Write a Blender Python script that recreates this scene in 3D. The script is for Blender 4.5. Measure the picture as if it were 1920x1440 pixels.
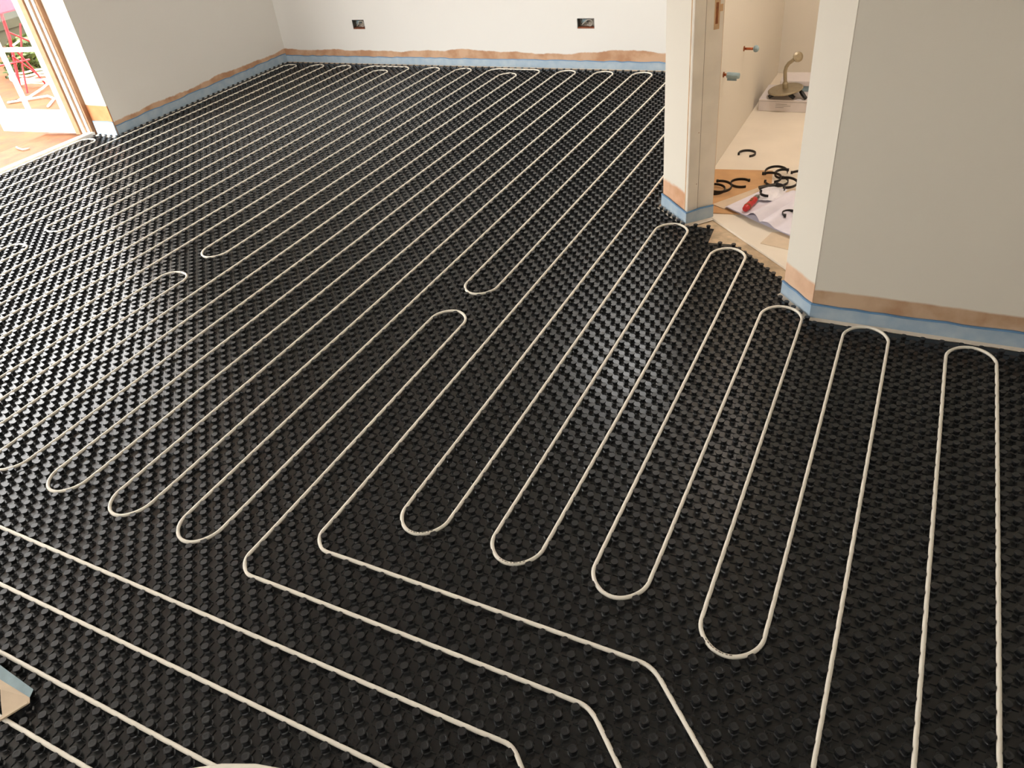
import bpy, math, random
import numpy as np
from mathutils import Vector, Matrix

# ------------------------------------------------------------------ reset
for o in list(bpy.data.objects):
    bpy.data.objects.remove(o, do_unlink=True)
scene = bpy.context.scene
COL = scene.collection
random.seed(7)
RNG = np.random.default_rng(7)
S = 0.03            # one lattice unit of the studded mat = 30 mm
PI = math.pi

# ------------------------------------------------------------------ camera
CAMPOS = (-12.694, -42.777, 54.161)
CAMROT = (0.929826, 0.100839, 0.454517)
FPX = 1431.04
cam_d = bpy.data.cameras.new('camera')
cam_d.sensor_width = 36.0
cam_d.lens = FPX / 1920.0 * 36.0
cam_d.clip_start = 0.02
cam_d.clip_end = 200
cam = bpy.data.objects.new('camera', cam_d)
cam.location = [c * S for c in CAMPOS]
cam.rotation_euler = CAMROT
COL.objects.link(cam)
scene.camera = cam

# ------------------------------------------------------------------ world, light, exposure
world = bpy.data.worlds.new('overcast_sky')
scene.world = world
world.use_nodes = True
wn = world.node_tree
bg = wn.nodes['Background']
bg.inputs[0].default_value = (1.0, 0.99, 0.97, 1)
bg.inputs[1].default_value = 7.0

def area_portal(name, loc, rot, sx, sy):
    d = bpy.data.lights.new(name, 'AREA')
    d.shape = 'RECTANGLE'
    d.size = sx * S
    d.size_y = sy * S
    d.cycles.is_portal = True
    o = bpy.data.objects.new(name, d)
    o.location = [c * S for c in loc]
    o.rotation_euler = rot
    COL.objects.link(o)
    return o

# openings that let the daylight in: the wide garden doors plus an unseen window and roof windows added for brightness
DOOR_Y0, DOOR_Y1, DOOR_Z = -20.0, 82.3, 69.0
WIN3_X0, WIN3_X1, WIN3_Z0, WIN3_Z1 = -190.0, -142.0, 10.0, 72.0
SKY_X0, SKY_X1, SKY_Y0, SKY_Y1 = -90.0, -56.0, 121.0, 143.0
SKB_X0, SKB_X1, SKB_Y0, SKB_Y1 = -48.0, -20.0, -78.0, -56.0
area_portal('portal_garden_door', (-204, (DOOR_Y0 + DOOR_Y1) / 2, DOOR_Z / 2), (0, -PI / 2, 0), DOOR_Z, DOOR_Y1 - DOOR_Y0)
area_portal('portal_added_window', ((WIN3_X0 + WIN3_X1) / 2, -84, (WIN3_Z0 + WIN3_Z1) / 2), (PI / 2, 0, 0), WIN3_X1 - WIN3_X0, WIN3_Z1 - WIN3_Z0)


area_portal('portal_added_roof_window', ((SKY_X0 + SKY_X1) / 2, (SKY_Y0 + SKY_Y1) / 2, 82.5), (0, 0, 0), SKY_X1 - SKY_X0, SKY_Y1 - SKY_Y0)
area_portal('portal_added_hall_roof_window', ((SKB_X0 + SKB_X1) / 2, (SKB_Y0 + SKB_Y1) / 2, 82.5), (0, 0, 0), SKB_X1 - SKB_X0, SKB_Y1 - SKB_Y0)

scene.view_settings.view_transform = 'Standard'
scene.view_settings.look = 'None'
scene.view_settings.gamma = 1.0
scene.view_settings.use_curve_mapping = False
scene.view_settings.exposure = 0.88

# ------------------------------------------------------------------ materials
def lin(c):
    return tuple((x / 255 / 12.92) if x / 255 <= 0.04045 else ((x / 255 + 0.055) / 1.055) ** 2.4 for x in c)

def mat(name, rgb, rough=0.5, metal=0.0, spec=0.5, vary=0.0, vscale=30.0, bump=0.0, bscale=80.0, rgb2=None, trans=0.0):
    m = bpy.data.materials.new(name)
    m.use_nodes = True
    nt = m.node_tree
    b = nt.nodes['Principled BSDF']
    c = lin(rgb)
    b.inputs['Base Color'].default_value = (*c, 1)
    b.inputs['Roughness'].default_value = rough
    b.inputs['Metallic'].default_value = metal
    b.inputs['Specular IOR Level'].default_value = spec
    geo = nt.nodes.new('ShaderNodeNewGeometry')
    if vary > 0 or rgb2:
        n = nt.nodes.new('ShaderNodeTexNoise')
        n.inputs['Scale'].default_value = vscale
        n.inputs['Detail'].default_value = 4
        nt.links.new(geo.outputs['Position'], n.inputs['Vector'])
        r = nt.nodes.new('ShaderNodeValToRGB')
        r.color_ramp.elements[0].position = 0.35
        r.color_ramp.elements[1].position = 0.68
        c2 = lin(rgb2) if rgb2 else tuple(min(1, x * (1 + vary)) for x in c)
        c1 = c if rgb2 else tuple(x * (1 - vary) for x in c)
        r.color_ramp.elements[0].color = (*c1, 1)
        r.color_ramp.elements[1].color = (*c2, 1)
        nt.links.new(n.outputs['Fac'], r.inputs['Fac'])
        nt.links.new(r.outputs['Color'], b.inputs['Base Color'])
    if bump > 0:
        n2 = nt.nodes.new('ShaderNodeTexNoise')
        n2.inputs['Scale'].default_value = bscale
        n2.inputs['Detail'].default_value = 3
        nt.links.new(geo.outputs['Position'], n2.inputs['Vector'])
        bp = nt.nodes.new('ShaderNodeBump')
        bp.inputs['Strength'].default_value = bump
        bp.inputs['Distance'].default_value = 0.004
        nt.links.new(n2.outputs['Fac'], bp.inputs['Height'])
        nt.links.new(bp.outputs['Normal'], b.inputs['Normal'])
    if trans > 0:
        b.inputs['Transmission Weight'].default_value = trans
    return m

def wall_mat(name, h, amp, nscale=2.2, paint=(240, 237, 231), soft=0.004, seed=0.0, bare=(216, 178, 146), bare2=(192, 146, 112)):
    """Painted plaster; below about h lattice units the bare pink plaster where the skirting came off."""
    m = bpy.data.materials.new(name)
    m.use_nodes = True
    nt = m.node_tree
    L = nt.links.new
    b = nt.nodes['Principled BSDF']
    b.inputs['Roughness'].default_value = 0.85
    b.inputs['Specular IOR Level'].default_value = 0.25
    geo = nt.nodes.new('ShaderNodeNewGeometry')
    sep = nt.nodes.new('ShaderNodeSeparateXYZ')
    L(geo.outputs['Position'], sep.inputs[0])
    off = nt.nodes.new('ShaderNodeVectorMath'); off.operation = 'ADD'
    off.inputs[1].default_value = (seed, seed * 1.7, 0)
    L(geo.outputs['Position'], off.inputs[0])
    n = nt.nodes.new('ShaderNodeTexNoise')
    n.inputs['Scale'].default_value = nscale
    n.inputs['Detail'].default_value = 6
    n.inputs['Roughness'].default_value = 0.6
    L(off.outputs[0], n.inputs['Vector'])
    a1 = nt.nodes.new('ShaderNodeMath'); a1.operation = 'MULTIPLY_ADD'
    a1.inputs[1].default_value = -amp * S * 2
    a1.inputs[2].default_value = amp * S
    L(n.outputs['Fac'], a1.inputs[0])
    a2 = nt.nodes.new('ShaderNodeMath'); a2.operation = 'ADD'
    L(sep.outputs['Z'], a2.inputs[0]); L(a1.outputs[0], a2.inputs[1])
    mr = nt.nodes.new('ShaderNodeMapRange')
    mr.inputs['From Min'].default_value = h * S - soft
    mr.inputs['From Max'].default_value = h * S + soft
    L(a2.outputs[0], mr.inputs['Value'])
    n2 = nt.nodes.new('ShaderNodeTexNoise')
    n2.inputs['Scale'].default_value = 9
    n2.inputs['Detail'].default_value = 6
    L(off.outputs[0], n2.inputs['Vector'])
    rp = nt.nodes.new('ShaderNodeValToRGB')
    rp.color_ramp.elements[0].position = 0.36; rp.color_ramp.elements[1].position = 0.6
    rp.color_ramp.elements[0].color = (*lin(bare2), 1); rp.color_ramp.elements[1].color = (*lin(bare), 1)
    L(n2.outputs['Fac'], rp.inputs['Fac'])
    mx = nt.nodes.new('ShaderNodeMix'); mx.data_type = 'RGBA'
    L(mr.outputs['Result'], mx.inputs['Factor'])
    L(rp.outputs['Color'], mx.inputs['A'])
    mx.inputs['B'].default_value = (*lin(paint), 1)
    L(mx.outputs['Result'], b.inputs['Base Color'])
    bp = nt.nodes.new('ShaderNodeBump')
    bp.inputs['Strength'].default_value = 0.35
    bp.inputs['Distance'].default_value = 0.003
    L(mx.outputs['Result'], bp.inputs['Height'])
    L(bp.outputs['Normal'], b.inputs['Normal'])
    return m

M = {}
M['mat'] = mat('black_plastic', (32, 33, 34), rough=0.25, spec=0.55, vary=0.10, vscale=60, bump=0.012, bscale=220)
M['stud'] = mat('black_plastic_matt', (33, 34, 35), rough=0.33, spec=0.5, vary=0.10, vscale=60)
M['pipe'] = mat('cream_pipe', (246, 238, 222), rough=0.42, spec=0.4, vary=0.04, vscale=14)
M['print'] = mat('grey_print', (120, 108, 96), rough=0.6, vary=0.1)
M['screed'] = mat('screed', (205, 180, 148), rough=0.9, vary=0.22, vscale=18, bump=0.4, bscale=60)
M['wall_left'] = wall_mat('plaster_left', 4.1, 2.8, 1.4, seed=0.3)
M['wall_back'] = wall_mat('plaster_back', 3.9, 2.6, 1.3, seed=4.2)
M['wall_right'] = wall_mat('plaster_right', 4.0, 0.35, 5.0, seed=2.0, paint=(240, 232, 216), bare=(216, 184, 152), bare2=(192, 152, 118))
M['wall_pier'] = wall_mat('plaster_pier', 4.9, 1.3, 4.0, seed=8.0, soft=0.008, paint=(240, 232, 217), bare=(232, 186, 152), bare2=(212, 160, 122))
M['wall_pier_right'] = wall_mat('plaster_pier_right', 4.7, 0.6, 4.0, seed=3.0, soft=0.006, paint=(240, 232, 217), bare=(238, 200, 168), bare2=(224, 182, 150))
M['wall_reveal'] = wall_mat('plaster_reveal', 7.4, 0.10, 3.0, seed=1.0, paint=(238, 232, 220), bare=(196, 136, 92), bare2=(186, 122, 80))
M['wall_plain'] = wall_mat('plaster_plain', 4.0, 0.6, 3.0, seed=5.0)
M['wall_wc'] = wall_mat('plaster_cloak', 0.0, 0.1, 3.0, paint=(230, 222, 208))
M['ceiling'] = mat('ceiling_paint', (238, 235, 228), rough=0.9, vary=0.02)
M['film'] = mat('blue_film', (164, 186, 204), rough=0.45, spec=0.5, rgb2=(188, 203, 213), vscale=16, bump=0.35, bscale=30)
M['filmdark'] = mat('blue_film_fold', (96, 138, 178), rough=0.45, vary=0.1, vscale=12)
M['foot'] = mat('foam_foot', (228, 214, 196), rough=0.7, vary=0.05)
M['lining'] = mat('primed_timber', (242, 232, 216), rough=0.6, vary=0.05, vscale=8)
M['framewood_shade'] = mat('frame_timber_shade', (160, 120, 88), rough=0.7, vary=0.10, vscale=22)  # darkened timber tone, shade of the frame rebate put into the colour
M['rawwood'] = mat('raw_timber', (214, 176, 134), rough=0.75, vary=0.12, vscale=22)
M['groove'] = mat('dark_groove', (150, 132, 110), rough=0.8, vary=0.1)  # darker tone of the strip standing in for the groove line
M['mortise'] = mat('cut_timber', (152, 92, 50), rough=0.8, vary=0.2, vscale=60)
M['doorwhite'] = mat('white_gloss', (244, 240, 230), rough=0.35, vary=0.02)
M['deck'] = mat('deck_timber', (104, 58, 22), rough=0.75, rgb2=(124, 76, 34), vscale=9, bump=0.3, bscale=60)
M['soil'] = mat('garden_soil', (112, 66, 30), rough=0.95, rgb2=(80, 52, 28), vscale=5, bump=0.8, bscale=20)
M['leaf'] = mat('leaf_green', (50, 66, 22), rough=0.6, rgb2=(82, 98, 36), vscale=8)
M['fence'] = mat('fence_timber', (58, 56, 36), rough=0.9, rgb2=(44, 46, 30), vscale=5)
M['red'] = mat('red_paint', (150, 14, 28), rough=0.45, vary=0.08)
M['pinksheet'] = mat('pink_sheet', (170, 40, 66), rough=0.6, vary=0.06)
M['hose'] = mat('pale_hose', (222, 212, 190), rough=0.5, vary=0.05)
M['steel'] = mat('galvanised', (140, 140, 136), rough=0.4, metal=0.9, vary=0.15, vscale=40)
M['darkbox'] = mat('box_back_steel', (170, 160, 146), rough=0.6, metal=0.1, vary=0.25, vscale=60)  # grey-beige of the socket back plates
M['brick'] = mat('chased_brick', (140, 82, 56), rough=0.9, vary=0.25, vscale=80)
M['cable'] = mat('grey_cable', (196, 190, 178), rough=0.5, vary=0.05)
M['cardboard'] = mat('cardboard', (206, 160, 112), rough=0.85, vary=0.06, vscale=12)
M['palecard'] = mat('pale_card', (218, 196, 168), rough=0.8, vary=0.04)
M['paper'] = mat('white_paper', (232, 226, 236), rough=0.75, vary=0.02)
M['polythene'] = mat('white_polythene', (242, 238, 244), rough=0.3, vary=0.04)
M['black'] = mat('black_rubber', (26, 22, 20), rough=0.5, vary=0.15)
M['redgrip'] = mat('red_grip', (196, 40, 38), rough=0.4, vary=0.15, vscale=60)
M['copper'] = mat('copper', (176, 96, 58), rough=0.35, metal=0.8, vary=0.15, vscale=60)
M['tape'] = mat('blue_grey_tape', (150, 172, 178), rough=0.5, vary=0.1, vscale=40)
M['boxwhite'] = mat('white_carton', (222, 212, 208), rough=0.7, vary=0.02)
M['ink'] = mat('grey_ink', (150, 140, 136), rough=0.8, vary=0.1)
M['brushed'] = mat('brushed_nickel', (168, 156, 132), rough=0.38, metal=0.75, vary=0.06)
M['wcfloor'] = mat('board_floor', (234, 221, 202), rough=0.7, vary=0.04, vscale=4)
M['stand'] = mat('stand_steel', (70, 74, 80), rough=0.4, metal=0.6, vary=0.1)

def glass_mat():
    m = bpy.data.materials.new('window_glass')
    m.use_nodes = True
    nt = m.node_tree
    out = nt.nodes['Material Output']
    nt.nodes.remove(nt.nodes['Principled BSDF'])
    t = nt.nodes.new('ShaderNodeBsdfTransparent')
    g = nt.nodes.new('ShaderNodeBsdfGlossy'); g.inputs['Roughness'].default_value = 0.02
    mx = nt.nodes.new('ShaderNodeMixShader')
    mx.inputs[0].default_value = 0.012
    nt.links.new(t.outputs[0], mx.inputs[1]); nt.links.new(g.outputs[0], mx.inputs[2])
    nt.links.new(mx.outputs[0], out.inputs['Surface'])
    return m
M['glass'] = glass_mat()

# ------------------------------------------------------------------ mesh helpers (all in lattice units)
class MB:
    def __init__(s):
        s.v = []; s.f = []
    def add(s, V, F):
        n = len(s.v)
        s.v.extend([tuple(p) for p in V]); s.f.extend([tuple(i + n for i in f) for f in F])
        return s
    def box(s, x0, y0, z0, x1, y1, z1):
        V = [(x0, y0, z0), (x1, y0, z0), (x1, y1, z0), (x0, y1, z0), (x0, y0, z1), (x1, y0, z1), (x1, y1, z1), (x0, y1, z1)]
        return s.add(V, [(0, 3, 2, 1), (4, 5, 6, 7), (0, 1, 5, 4), (1, 2, 6, 5), (2, 3, 7, 6), (3, 0, 4, 7)])
    def obox(s, o, ax, ay, az):
        o, ax, ay, az = map(Vector, (o, ax, ay, az))
        V = [o, o + ax, o + ax + ay, o + ay, o + az, o + ax + az, o + ax + ay + az, o + ay + az]
        return s.add(V, [(0, 3, 2, 1), (4, 5, 6, 7), (0, 1, 5, 4), (1, 2, 6, 5), (2, 3, 7, 6), (3, 0, 4, 7)])
    def prism(s, poly, z0, z1):
        n = len(poly)
        a = sum(poly[i][0] * poly[(i + 1) % n][1] - poly[(i + 1) % n][0] * poly[i][1] for i in range(n))
        if a < 0: poly = poly[::-1]
        V = [(x, y, z0) for x, y in poly] + [(x, y, z1) for x, y in poly]
        F = [tuple(range(n - 1, -1, -1)), tuple(range(n, 2 * n))] + [(i, (i + 1) % n, (i + 1) % n + n, i + n) for i in range(n)]
        return s.add(V, F)
    def tube(s, pts, r, n=8, cap=True, closed=False):
        P = [Vector(p) for p in pts]; m = len(P)
        V = []; up = Vector((0, 0, 1))
        prev = None
        for i in range(m):
            if closed: t = P[(i + 1) % m] - P[i - 1]
            else: t = P[min(i + 1, m - 1)] - P[max(i - 1, 0)]
            t.normalize()
            if prev is None:
                a = up.cross(t)
                if a.length < 1e-3: a = Vector((1, 0, 0))
            else:
                a = prev - t * prev.dot(t)
            a.normalize(); prev = a
            b = t.cross(a)
            rr = r[i] if isinstance(r, (list, tuple)) else r
            V += [P[i] + (a * math.cos(k * 2 * PI / n) + b * math.sin(k * 2 * PI / n)) * rr for k in range(n)]
        F = []
        for i in range(m if closed else m - 1):
            j = (i + 1) % m
            F += [(i * n + k, i * n + (k + 1) % n, j * n + (k + 1) % n, j * n + k) for k in range(n)]
        if cap and not closed:
            F += [tuple(range(n - 1, -1, -1)), tuple((m - 1) * n + k for k in range(n))]
        return s.add(V, F)
    def lathe(s, o, prof, n=24, axis=(0, 0, 1), caps=True):
        axis = Vector(axis).normalized(); o = Vector(o)
        a = axis.orthogonal().normalized(); b = axis.cross(a)
        V = [o + axis * h + (a * math.cos(k * 2 * PI / n) + b * math.sin(k * 2 * PI / n)) * r for r, h in prof for k in range(n)]
        F = [(i * n + k, i * n + (k + 1) % n, (i + 1) * n + (k + 1) % n, (i + 1) * n + k) for i in range(len(prof) - 1) for k in range(n)]
        if caps:
            F += [tuple(range(n - 1, -1, -1)), tuple((len(prof) - 1) * n + k for k in range(n))]
        return s.add(V, F)

WO = {}     # world origin (lattice units) of every object
def link(o, wo, parent):
    COL.objects.link(o)
    WO[o.name] = Vector(wo)
    if parent is not None:
        o.parent = parent
        o.location = (Vector(wo) - WO[parent.name]) * S
    else:
        o.location = Vector(wo) * S
    return o

def obj(name, mb, m, parent=None, smooth=False, bevel=0.0):
    V = np.array(mb.v, dtype=float)
    lo, hi = V.min(0), V.max(0)
    wo = np.array([(lo[0] + hi[0]) / 2, (lo[1] + hi[1]) / 2, lo[2]])
    me = bpy.data.meshes.new(name)
    me.from_pydata(((V - wo) * S).tolist(), [], mb.f)
    me.materials.append(m)
    if smooth:
        me.polygons.foreach_set('use_smooth', [True] * len(me.polygons))
    me.update()
    o = bpy.data.objects.new(name, me)
    link(o, wo, parent)
    if bevel > 0:
        md = o.modifiers.new('bevel', 'BEVEL'); md.width = bevel * S; md.segments = 2; md.limit_method = 'ANGLE'
    return o

def tag(o, label, cat, group=None):
    o['label'] = label; o['category'] = cat
    if group: o['group'] = group
    return o

def thing(name, label, cat, loc, group=None):
    o = bpy.data.objects.new(name, None)
    o.empty_display_size = 0.05
    link(o, loc, None)
    return tag(o, label, cat, group)

def struct(name, mb, m, parent=None, **k):
    o = obj(name, mb, m, parent, **k)
    o['kind'] = 'structure'
    return o

def strip_mesh(path, z0s, z1s, thick, nrm):
    """standing band following a plan path (list of xy) with per-point bottoms/tops"""
    mb = MB(); n = len(path); V = []; F = []
    for (x, y), a, b, (nx, ny) in zip(path, z0s, z1s, nrm):
        V += [(x, y, a), (x, y, b), (x + nx * thick, y + ny * thick, a), (x + nx * thick * 0.8, y + ny * thick * 0.8, b)]
    for i in range(n - 1):
        p, q = 4 * i, 4 * i + 4
        F += [(p + 2, q + 2, q + 3, p + 3), (p, p + 1, q + 1, q), (p + 1, p + 3, q + 3, q + 1), (p, q, q + 2, p + 2)]
    F += [(0, 2, 3, 1), (4 * n - 4, 4 * n - 3, 4 * n - 1, 4 * n - 2)]
    return mb.add(V, F)

# ------------------------------------------------------------------ the setting
CEIL = 80.0
# sub floor under the mat
struct('floor', MB().box(-203, -83, -1.2, 34, 150, -0.10), M['screed'])
ce = MB()
cx_ = sorted({-204.0, 36.0, SKY_X0, SKY_X1, SKB_X0, SKB_X1}); cy_ = sorted({-86.0, 152.0, SKY_Y0, SKY_Y1, SKB_Y0, SKB_Y1})
for a in range(len(cx_) - 1):
    for b in range(len(cy_) - 1):
        mx_, my_ = (cx_[a] + cx_[a + 1]) / 2, (cy_[b] + cy_[b + 1]) / 2
        if (SKY_X0 < mx_ < SKY_X1 and SKY_Y0 < my_ < SKY_Y1) or (SKB_X0 < mx_ < SKB_X1 and SKB_Y0 < my_ < SKB_Y1):
            continue
        ce.box(cx_[a], cy_[b], CEIL, cx_[a + 1], cy_[b + 1], CEIL + 2)
struct('ceiling', ce, M['ceiling'])
def added_roof_window(name, x0, x1, y0, y1):
    rw = MB()
    for q in ((x0, y0, x0 + 1.5, y1), (x1 - 1.5, y0, x1, y1), (x0 + 1.5, y0, x1 - 1.5, y0 + 1.5), (x0 + 1.5, y1 - 1.5, x1 - 1.5, y1)):
        rw.box(q[0], q[1], CEIL + 0.4, q[2], q[3], CEIL + 2.0)
    r = struct(name, rw, M['doorwhite'])
    obj('pane', MB().box(x0 + 1.5, y0 + 1.5, CEIL + 1.2, x1 - 1.5, y1 - 1.5, CEIL + 1.4), M['glass'], r)
added_roof_window('added_window_2', SKY_X0, SKY_X1, SKY_Y0, SKY_Y1)  # added unseen roof window, for the floor sheen and wall brightness
added_roof_window('added_window_3', SKB_X0, SKB_X1, SKB_Y0, SKB_Y1)  # second roof window added out of view to brighten the near floor

# left wall with garden door opening and tall window
struct('wall_left', MB().box(-203.5, 82.3, -3, -189.8, 152, CEIL), M['wall_left'])
wl = MB()
wl.box(-203.5, -84, -3, -198.6, DOOR_Y0, CEIL)
wl.box(-203.5, DOOR_Y0, DOOR_Z, -198.6, 82.3, CEIL)
struct('wall_left_far', wl, M['wall_plain'])
# plastered reveal of the garden door (its own face on the wall end)
struct('trim_1', MB().box(-197.4, 82.05, 0, -189.78, 82.32, DOOR_Z), M['wall_reveal'])

# back wall with two chased sockets
SOCK = [(-162.1, -157.9, 9.5, 12.0), (-92.7, -88.1, 9.7, 12.1)]
def wall_with_holes(y0, y1, x0, x1, z0, z1, holes):
    mb = MB()
    xs = sorted({x0, x1, *[h[0] for h in holes], *[h[1] for h in holes]})
    zs = sorted({z0, z1, *[h[2] for h in holes], *[h[3] for h in holes]})
    inside = lambda x, z: any(h[0] < x < h[1] and h[2] < z < h[3] for h in holes)
    for i in range(len(xs) - 1):
        for j in range(len(zs) - 1):
            if not inside((xs[i] + xs[i + 1]) / 2, (zs[j] + zs[j + 1]) / 2):
                mb.box(xs[i], y0, zs[j], xs[i + 1], y1, zs[j + 1])
    return mb
struct('wall_back', wall_with_holes(148.2, 152, -190.7, 36, -1, CEIL, SOCK), M['wall_back'])
# wall between the room and the cloakroom with the angled door pier
struct('wall_partition', MB().prism([(-47.2, 148.2), (-47.2, 72.5), (-42.25, 67.6), (-39.05, 70.8), (-43.2, 75.0), (-43.2, 148.2)], -1, CEIL), M['wall_pier'])
struct('wall_right', MB().prism([(-23.7, 49.6), (-19.7, 45.0), (34, 45.0), (34, 49.2), (-17.9, 49.2), (-20.6, 52.8)], -1, CEIL), M['wall_right'])
# face of the right hand pier (much the wall's paint, paler bare plaster at its foot)
d = Vector((4.0, -4.6, 0)).normalized()
struct('trim_2', MB().prism([(-23.95, 49.75), (-19.78, 44.96), (-19.70, 45.02), (-23.80, 49.85)], -0.1, CEIL), M['wall_pier_right'])
struct('wall_over_door', MB().prism([(-42.2, 67.6), (-23.7, 49.6), (-20.5, 52.8), (-39, 70.8)], 68, CEIL), M['wall_pier'])
struct('wall_side', MB().box(30, -84, -1, 34, 45, CEIL), M['wall_plain'])
wf = MB()
wf.box(-204, -86, -1, WIN3_X0, -82, CEIL); wf.box(WIN3_X1, -86, -1, 34, -82, CEIL)
wf.box(WIN3_X0, -86, -1, WIN3_X1, -82, WIN3_Z0); wf.box(WIN3_X0, -86, WIN3_Z1, WIN3_X1, -82, CEIL)
struct('wall_front', wf, M['wall_plain'])
# cloakroom shell
struct('wall_cloakroom', MB().box(-2, 49.2, -1, 2, 148.2, CEIL), M['wall_wc'])
struct('wall_cloakroom_left', MB().box(-43.25, 75.2, -0.1, -43.10, 148.2, CEIL), M['wall_wc'])
struct('wall_cloakroom_back', MB().box(-43.2, 147.9, -0.1, -2, 148.15, CEIL), M['wall_wc'])
struct('floor_cloakroom', MB().prism([(-39.0, 70.2), (-24.2, 55.8), (-20.7, 52.9), (-17.9, 49.2), (-2, 49.2), (-2, 148), (-43.1, 148), (-43.1, 74.8), (-39.1, 70.9)], -0.1, 0.28), M['wcfloor'], bevel=0.05)

# window behind the viewer, added out of view as fill light
def window(name, x, y0, y1, z0, z1, axis):
    def bx(a0, a1, b0, b1, t0, t1):
        return MB().box(t0, a0, b0, t1, a1, b1) if axis == 'y' else MB().box(a0, t0, b0, a1, t1, b1)
    t0, t1 = x, x + 2.4
    root = None
    mb = MB()
    for a0, a1, b0, b1 in ((y0, y0 + 2.2, z0, z1), (y1 - 2.2, y1, z0, z1), (y0 + 2.2, y1 - 2.2, z0, z0 + 2.2), (y0 + 2.2, y1 - 2.2, z1 - 2.2, z1), ((y0 + y1) / 2 - 1, (y0 + y1) / 2 + 1, z0 + 2.2, z1 - 2.2)):
        q = bx(a0, a1, b0, b1, t0, t1); mb.add(q.v, q.f)
    root = struct(name, mb, M['doorwhite'])
    for a0, a1 in ((y0 + 2.2, (y0 + y1) / 2 - 1), ((y0 + y1) / 2 + 1, y1 - 2.2)):
        obj('pane', bx(a0, a1, z0 + 2.2, z1 - 2.2, x + 1.1, x + 1.3), M['glass'], root)
    return root
window('added_window_1', -85.6, WIN3_X0, WIN3_X1, WIN3_Z0, WIN3_Z1, 'x')

# cloakroom door lining on the left pier
e1 = Vector((1, 1, 0)).normalized()          # through the wall
e2 = Vector((1, -1, 0)).normalized()         # along the opening
o0 = Vector((-42.25, 67.60, -0.1))
lin_root = struct('door_1', MB().obox(o0 + e1 * 0.0, e1 * 4.65, e2 * 0.55, (0, 0, 68)), M['lining'], bevel=0.04)
obj('door_stop', MB().obox(o0 + e2 * 0.5 + e1 * 0.05, e1 * 1.75, e2 * 0.20, (0, 0, 68)), M['lining'], lin_root, bevel=0.05)
obj('rebate_groove', MB().obox(o0 + e2 * 0.53 + e1 * 1.80, e1 * 0.13, e2 * 0.03, (0, 0, 68)), M['groove'], lin_root)
obj('raw_edge', MB().obox(o0 - e2 * 0.05 - e1 * 0.03, e1 * 0.2, e2 * 0.22, (0, 0, 68)), M['rawwood'], lin_root)
obj('raw_edge', MB().obox(o0 + e1 * 4.6 + e2 * 0.2, e1 * 0.10, e2 * 0.32, (0, 0, 68)), M['rawwood'], lin_root)
sp = o0 + e2 * 0.53 + e1 * 3.15
obj('strike_recess', MB().obox(sp + Vector((0, 0, 28.0)), e1 * 0.85, e2 * 0.04, (0, 0, 3.8)), M['rawwood'], lin_root)
obj('latch_mortise', MB().obox(sp + e1 * 0.2 + Vector((0, 0, 28.7)), e1 * 0.4, e2 * 0.055, (0, 0, 2.7)), M['mortise'], lin_root)
obj('strike_lip', MB().obox(sp + e1 * 0.8 + Vector((0, 0, 30.2)), e1 * 0.5, e2 * 0.045, (0, 0, 0.9)), M['rawwood'], lin_root)
for h in (6.3, 14.2):
    obj('nail_hole', MB().lathe(o0 + e2 * 0.70 + e1 * 1.5 + Vector((0, 0, h)), [(0.07, 0), (0.07, 0.01)], 8, e2), M['mortise'], lin_root)

# garden door frame and threshold
fr = MB()
fr.box(-202.2, 80.6, 0, -198.0, 82.1, DOOR_Z); fr.box(-202.2, DOOR_Y0, 0, -198.0, DOOR_Y0 + 1.6, DOOR_Z); fr.box(-202.2, DOOR_Y0 + 1.6, DOOR_Z - 1.6, -198.0, 80.6, DOOR_Z)
df = struct('door_2', fr, M['doorwhite'], bevel=0.06)
obj('frame_stop', MB().box(-200.4, 80.1, 0.6, -199.2, 80.65, DOOR_Z - 1.6), M['lining'], df)
obj('weather_seal', MB().box(-199.15, 80.45, 0.6, -198.9, 80.62, DOOR_Z - 1.6), M['framewood_shade'], df)
obj('rebate_edge', MB().box(-202.18, 79.6, 0.6, -200.5, 80.62, DOOR_Z - 1.6), M['framewood_shade'], df)
obj('inner_bead', MB().box(-198.05, 80.9, 0, -197.4, 82.1, DOOR_Z), M['framewood_shade'], df)
struct('trim_3', MB().box(-199.1, DOOR_Y0, -0.5, -197.3, 81.4, 0.95), M['doorwhite'], bevel=0.12)

# deck boards outside the threshold
deck = thing('door_sill', 'sunlit orange timber sill boards outside the garden door', 'sill', (-206, 50, -1.5))
for i in range(4):
    x1 = -199.3 - i * 3.9
    obj('plank', MB().box(x1 - 3.62, -24, -1.2, x1, 92, 0.25 - 0.1 * i), M['deck'], deck, bevel=0.05)
for yy in (69.0, 76.5, 52.0):
    obj('screw', MB().lathe((-209.5, yy, 0.05), [(0.28, 0), (0.28, 0.06)], 8), M['mortise'], deck)
tag(obj('wood_curl', MB().tube([(-212.5, 69.6, 0.25), (-210.5, 68.7, 0.42), (-208.2, 68.3, 0.36), (-206.7, 69.2, 0.40)], 0.22, 6), M['palecard'], smooth=True),
    'curled pale offcut lying on the garden door sill', 'offcut')

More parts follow.
